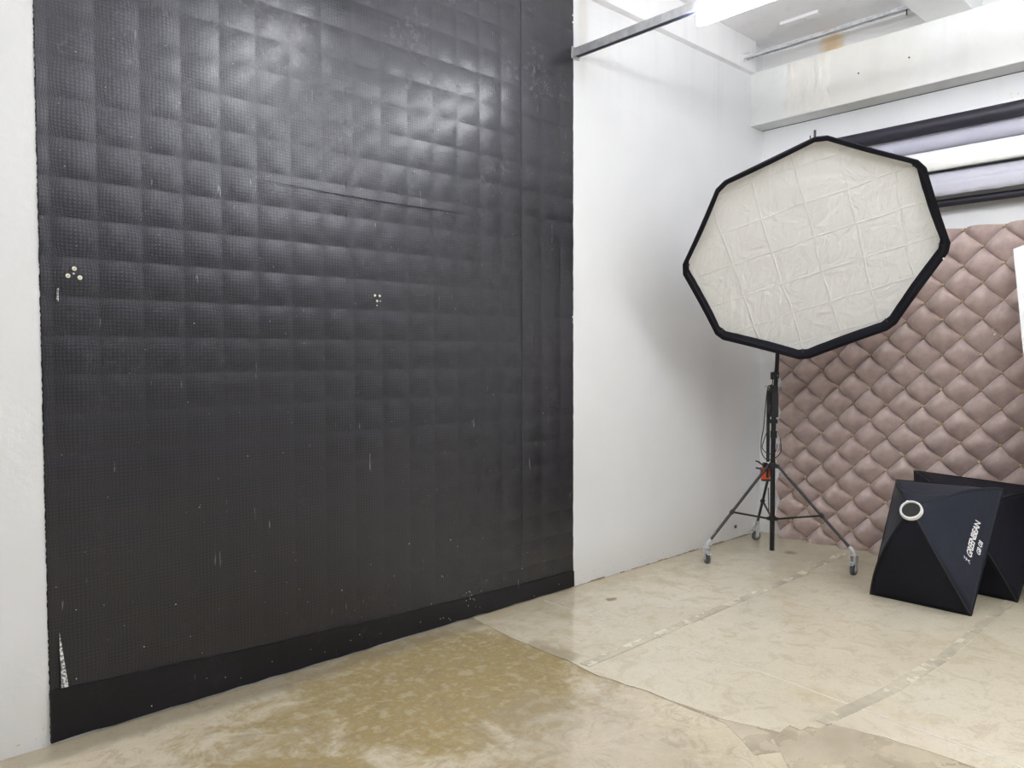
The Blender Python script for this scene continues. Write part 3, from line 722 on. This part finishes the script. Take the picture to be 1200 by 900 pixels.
# cable looped on the stand
def smooth(pts, n=8):
    pts = [Vector(p) for p in pts]; out = []
    for i in range(len(pts)-1):
        p0 = pts[max(0, i-1)]; p1 = pts[i]; p2 = pts[i+1]; p3 = pts[min(len(pts)-1, i+2)]
        for k in range(n):
            t = k/n; out.append(.5*((2*p1)+(-p0+p2)*t+(2*p0-5*p1+4*p2-p3)*t*t+(-p0+3*p1-3*p2+p3)*t**3))
    out.append(pts[-1]); return out
c1 = [(-.676, -.495, 1.322), (-.69, -.482, 1.264), (-.693, -.479, 1.206), (-.714, -.459, 1.181), (-.724, -.45, 1.079), (-.734, -.441, .913), (-.745, -.43, .815), (-.743, -.432, .737), (-.718, -.456, .687), (-.675, -.496, .697), (-.647, -.522, .746), (-.651, -.518, .834)]
c2 = [(-.716, -.458, 1.186), (-.703, -.47, 1.128), (-.706, -.467, 1.04), (-.706, -.467, 1.01), (-.705, -.467, .932), (-.733, -.442, .815), (-.74, -.435, .766), (-.711, -.462, .727), (-.675, -.495, .736), (-.665, -.505, .795)]
c0 = [(-.655, -.49, 1.45)]+c1
cb = empty('power_cable', (-.70, -.47, .69)); tag(cb, 'thin black cable hanging in loops on the light stand', 'cable')
MB().tube([v-Vector((-.70, -.47, .69)) for v in smooth(c0)], .0032, 8).build('cord', M['blk_matt'], cb)
MB().tube([v-Vector((-.70, -.47, .69)) for v in smooth(c2)], .0030, 8).build('cord', M['blk_matt'], cb)
MB().tube([(-.006, .003, .375), (-.006, .003, .365), (-.006, .003, .325), (-.006, .003, .312)], [.006, .0125, .0135, .006], 12).build('plug', M['blk_matt'], cb)

# ------------------------------------------------------------------ octagonal softbox
R8 = .75; k8 = R8/.75
OC = CAM+(Vector((-1.247, -1.019, 1.961))-CAM)*k8
az, el, ro = map(math.radians, (219.216, -37.085, 94.393))
n8 = Vector((math.cos(az)*math.cos(el), math.sin(az)*math.cos(el), math.sin(el)))
e1 = Vector((0, 0, 1)).cross(n8).normalized(); e2 = n8.cross(e1)
ob8 = empty('octagonal_softbox', (0, 0, 0)); ob8.matrix_world = Matrix.Translation(OC) @ Matrix((e1, e2, n8)).transposed().to_4x4()
tag(ob8, 'large octagonal softbox with white front cloth and black rim on the tripod stand', 'softbox')
def ang(k): return ro-k*PI/4
# measured outer corners projected on the front plane keep the slightly uneven outline
MEAS = [(962.7, 157.3), (1084, 190), (1116, 290), (1046.7, 385), (941.7, 422.7), (840.7, 396.7), (797.3, 316.7), (841.7, 216)]
OUTC = []
for u, v in MEAS:
    d = FWD+RT*((u-600)/914.307)-UP*((v-450)/914.307); t = (OC-CAM).dot(n8)/d.dot(n8); q = CAM+d*t-OC
    OUTC.append(Vector((q.dot(e1), q.dot(e2), 0)))
def ringpts(scale, z, cut=.035, bow=0.0, sub=6):
    P = []
    for i in range(8):
        a = OUTC[i]; b = OUTC[(i+1) % 8]; L = (b-a).length; s0 = cut/L
        for j in range(sub+1):
            t = s0+(1-2*s0)*j/sub; q = a+(b-a)*t; q = q*(1-bow*math.sin(PI*t))
            P.append(Vector((q.x*scale, q.y*scale, z)))
    return P
def shell(rows, name, mat, parent, smooth=True, angle=50, recalc=True):
    m = MB(); R = [[m.bm.verts.new(q) for q in r] for r in rows]
    for A, B in zip(R, R[1:]):
        n = len(A)
        for k in range(n): m.bm.faces.new((A[k], A[(k+1) % n], B[(k+1) % n], B[k]))
    return m.build(name, mat, parent, angle=angle, recalc=recalc)
shell([ringpts(.965, -.062), ringpts(.965, 0, bow=.006), ringpts(1.0, .002, bow=.006), ringpts(1.0, -.012, bow=.006)], 'rim', M['rim'], ob8)
# front cloth
m = MB(); NR = 26; ND = 8*7
base = ringpts(.965, 0, .035, .012); V = []
for i in range(1, NR+1):
    r = i/NR; row = []
    for q in base:
        x, y = q.x*r, q.y*r
        z = -.050-.016*(1-r*r)+.006*noise.noise(Vector((x*3.2, y*3.2, 0)))*(1-r**4)
        th = math.atan2(y, x)
        z += .0045*noise.noise(Vector((math.cos(th)*7, math.sin(th)*7, 3)))*max(0, r-.35)*(1.0 if r < .999 else 0)
        row.append(m.bm.verts.new((x, y, z)))
    V.append(row)
c = m.bm.verts.new((0, 0, -.068))
n = len(base)
for k in range(n): m.bm.faces.new((c, V[0][k], V[0][(k+1) % n]))
for A, B in zip(V, V[1:]):
    for k in range(n): m.bm.faces.new((A[k], B[k], B[(k+1) % n], A[(k+1) % n]))
m.build('front_cloth', M['diff'], ob8, angle=180)
m = MB(); hem = ringpts(.961, -.047, .035, .012); m.tube(hem, .0028, 6, closed=True); m.build('cloth_hem', M['ring'], ob8)
# rear shell
rows = []
for i in range(9):
    t = i/8; r = 1-(1-.10)*t; z = -.012-.413*math.sin(t*PI/2)
    rows.append(ringpts(r, z, .035*(1-t*.8), .006+.03*math.sin(t*PI)))
shell(rows, 'rear_shell', M['nylon2'], ob8)
for i in range(8):
    q = OUTC[i].normalized(); rr = OUTC[i].length
    pts = [Vector((q.x*rr*(.965-(.9)*(t/8)), q.y*rr*(.965-.9*(t/8)), -.025-.40*math.sin(t/8*PI/2))) for t in range(9)]
    MB().tube(pts, .004, 6).build('rod', M['blk_matt'], ob8)
MB().lathe([(.05, -.455), (.085, -.45), (.085, -.42), (.06, -.415)], (0, 0, 0), (0, 0, 1), 28).build('speed_ring', M['steel'], ob8)
MB().lathe([(0, .002), (.006, .001), (.006, 0)], OUTC[2]*.87+OUTC[3]*.12+Vector((0, 0, .003)), (0, 0, 1), 10).build('snap', M['steel'], ob8)
# flash head behind it, held by the stand
fh = empty('flash_head', (0, 0, 0)); fh.matrix_world = ob8.matrix_world.copy()
tag(fh, 'black studio flash head behind the octagonal softbox, on top of the stand', 'flash')
MB().lathe([(0, -.70), (.045, -.70), (.058, -.69), (.060, -.52), (.056, -.47), (.056, -.457)], (0, 0, 0), (0, 0, 1), 28).build('body', M['blk_matt'], fh)
hp = fh.matrix_world @ Vector((0, 0, -.705)) - SB
MB().tube([Vector((.029, -.029, 2.17)), Vector((.02, -.03, 2.26)), hp*.9+Vector((0, 0, .24)), hp], [.016, .015, .014, .014], 12).build('tilt_bracket', M['blk_matt'], st)

# ------------------------------------------------------------------ rectangular softboxes on the floor
def rect_softbox(C4, ring, ringn, name, label, mats, text=False, bulge=.078, rr=.058):
    org = Vector(((C4[0].x+C4[1].x)/2, (C4[0].y+C4[1].y)/2, 0))
    r0 = empty(name, org); tag(r0, label, 'softbox')
    C = [c-org for c in C4]; rg = ring-org; nn = ringn.normalized(); cen = sum(C, Vector())/4
    # order: BL, BR, TR, TL ; ring anchor for every rod
    up = (cen-rg); anch = []
    for c in C:
        d = (c-rg); d = (d-nn*d.dot(nn)).normalized(); anch.append(rg+d*rr*1.02-nn*.012)
    axis = (cen-rg).normalized()
    def rod(i, s):
        a, c = anch[i], C[i]; q = a+(c-a)*s
        o = (c-rg); o = o-axis*o.dot(axis); o.normalize()
        return q+(o*.75-axis*.25)*bulge*math.sin(PI*s)**.9*(1.0-.25*s)
    names = ('lower_panel', 'right_panel', 'upper_panel', 'left_panel')
    def surf(i, s, t):
        j = (i+1) % 4; a, b = rod(i, s), rod(j, s); q = a+(b-a)*t
        if s > .02:
            inward = (cen+(rg-cen)*(1-s)*.8)-q; inward.normalize(); q = q+inward*.035*(b-a).length*math.sin(PI*t)*math.sin(PI*s)
        q += nn*.004*noise.noise(q*9)
        return q
    for i in range(4):
        m = MB().grid(lambda s, t: surf(i, s, t), 18, 14)
        m.build(names[i], mats[i], r0, recalc=False, angle=180).modifiers.new('t', 'SOLIDIFY').thickness = .002
        MB().tube([rod(i, k/14) for k in range(15)], .0042, 8).build('rod', M['blk_matt'], r0)
        j = (i+1) % 4
        MB().tube([C[i]+(C[j]-C[i])*k/10 for k in range(11)], .0045, 8).build('edge_piping', M['rim'], r0)
    MB().grid(lambda s, t: (C[0]+(C[1]-C[0])*s)*(1-t)+(C[3]+(C[2]-C[3])*s)*t+(cen-((C[0]+(C[1]-C[0])*s)*(1-t)+(C[3]+(C[2]-C[3])*s)*t))*.07-((cen-rg).normalized())*.008, 6, 6).build('front_diffuser', M['diff'], r0)
    # cuff flap over the ring, ring, mesh
    m = MB(); m.lathe([(rr*.80, -.012), (rr*.80, .008), (rr*.86, .013), (rr*.96, .011), (rr, .004), (rr*1.02, -.010)], rg, nn, 36); m.build('speed_ring', M['ring'], r0)
    m = MB(); m.lathe([(0, .003), (rr*.82, .003)], rg, nn, 36); m.build('ring_mesh', M['hole'], r0)
    m = MB()
    def flap(s, t):
        q = surf(2, .03+.30*s, .02+.96*t) if False else None
        a = surf(2, .02+.26*s*(1-.35*math.sin(PI*t)), t); return a+nn*.007
    m.grid(flap, 8, 10); m.build('upper_flap', mats[2], r0, recalc=False, angle=180).modifiers.new('t', 'SOLIDIFY').thickness = .003
    MB().lathe([(0, .010), (rr*.16, .009), (rr*.2, 0)], rg-Vector((0, 0, 0))+(anch[3]-rg)*1.02, (anch[3]-rg), 12).build('ring_lock', M['ring'], r0)
    return r0, surf, org
mm1 = (M['nylon2'], M['nylon'], M['nylon'], M['nylon'])  # darker nylon puts the lower panel's shade into its colour
C4 = [Vector((-1.028, -1.292, .006)), Vector((-1.032, -1.823, .006)), Vector((-.60, -1.850, .640)), Vector((-.60, -1.269, .624))]
sb, surf, org = rect_softbox(C4, Vector((-1.13, -1.547, .548)), Vector((-.76, -.06, .64)), 'rectangular_softbox', 'front navy-black rectangular softbox with white ring and white lettering, lying on the floor', mm1)
C5 = [Vector((-.545, -1.40, .006)), Vector((-.589, -1.926, .006)), Vector((-.16, -1.99, .60)), Vector((-.16, -1.215, .632))]
rect_softbox(C5, Vector((-.66, -1.66, .50)), Vector((-.82, -.06, .55)), 'rectangular_softbox', 'rear black rectangular softbox, half hidden behind the one with lettering', (M['nylon2'],)*4, bulge=.055)

def text_mesh(s, size):
    cu = bpy.data.curves.new('t', 'FONT'); cu.body = s; cu.size = size; cu.shear = .35; cu.extrude = 0; cu.offset = size*.028; cu.space_character = .92; cu.resolution_u = 3
    o = bpy.data.objects.new('t', cu); COL.objects.link(o)
    dg = bpy.context.evaluated_depsgraph_get(); dg.update(); me = bpy.data.meshes.new_from_object(o.evaluated_get(dg))
    COL.objects.unlink(o); bpy.data.objects.remove(o); return me
# right panel: s runs ring -> opening edge, t runs BR -> TR.
def wrap_text(s, size, s0, t0, name, stretch=1.0):
    me = text_mesh(s, size)
    b = bmesh.new(); b.from_mesh(me); bmesh.ops.triangulate(b, faces=b.faces)
    bmesh.ops.subdivide_edges(b, edges=[e for e in b.edges if e.calc_length() > .01], cuts=1)
    for v in b.verts:
        t = t0+v.co.x*stretch/.78; ss = s0-v.co.y/.42
        q = surf(1, ss, t); qa = surf(1, ss+.01, t); qb = surf(1, ss, t+.01); nrm = (qa-q).cross(qb-q).normalized()
        cdir = (CAM-org-q)
        if nrm.dot(cdir) < 0: nrm = -nrm
        v.co = q+nrm*.0045
    me2 = bpy.data.meshes.new(name); b.to_mesh(me2); b.free(); me2.materials.append(M['print'])
    return link(name, me2, None, sb)
try:
    wrap_text('GREENBEAN', .050, .80, .345, 'lettering')
    wrap_text('GB Gfi', .034, .905, .42, 'lettering')
    # small running-figure emblem before the name
    b = bmesh.new()
    segs = [((0, .0), (.010, .018)), ((.010, .018), (.014, .036)), ((.010, .018), (.020, .004)), ((-.004, .030), (.018, .026)), ((.0, .04), (.018, .044))]
    for (x0, y0), (x1, y1) in segs:
        d = Vector((x1-x0, y1-y0)).normalized(); nn = Vector((-d.y, d.x))*.0022
        vs = []
        for (x, y) in ((x0+nn.x, y0+nn.y), (x0-nn.x, y0-nn.y), (x1-nn.x, y1-nn.y), (x1+nn.x, y1+nn.y)):
            t = .30+x/.78; ss = .80-y/.42
            q = surf(1, ss, t); qa = surf(1, ss+.01, t); qb = surf(1, ss, t+.01); nr = (qa-q).cross(qb-q).normalized()
            if nr.dot(CAM-org-q) < 0: nr = -nr
            vs.append(b.verts.new(q+nr*.0045))
        b.faces.new(vs)
    me2 = bpy.data.meshes.new('emblem'); b.to_mesh(me2); b.free(); me2.materials.append(M['print']); link('emblem', me2, None, sb)
except Exception as ex:
    print('TEXT FAIL', ex)
print('tufts', nt, 'cells', len(cells))
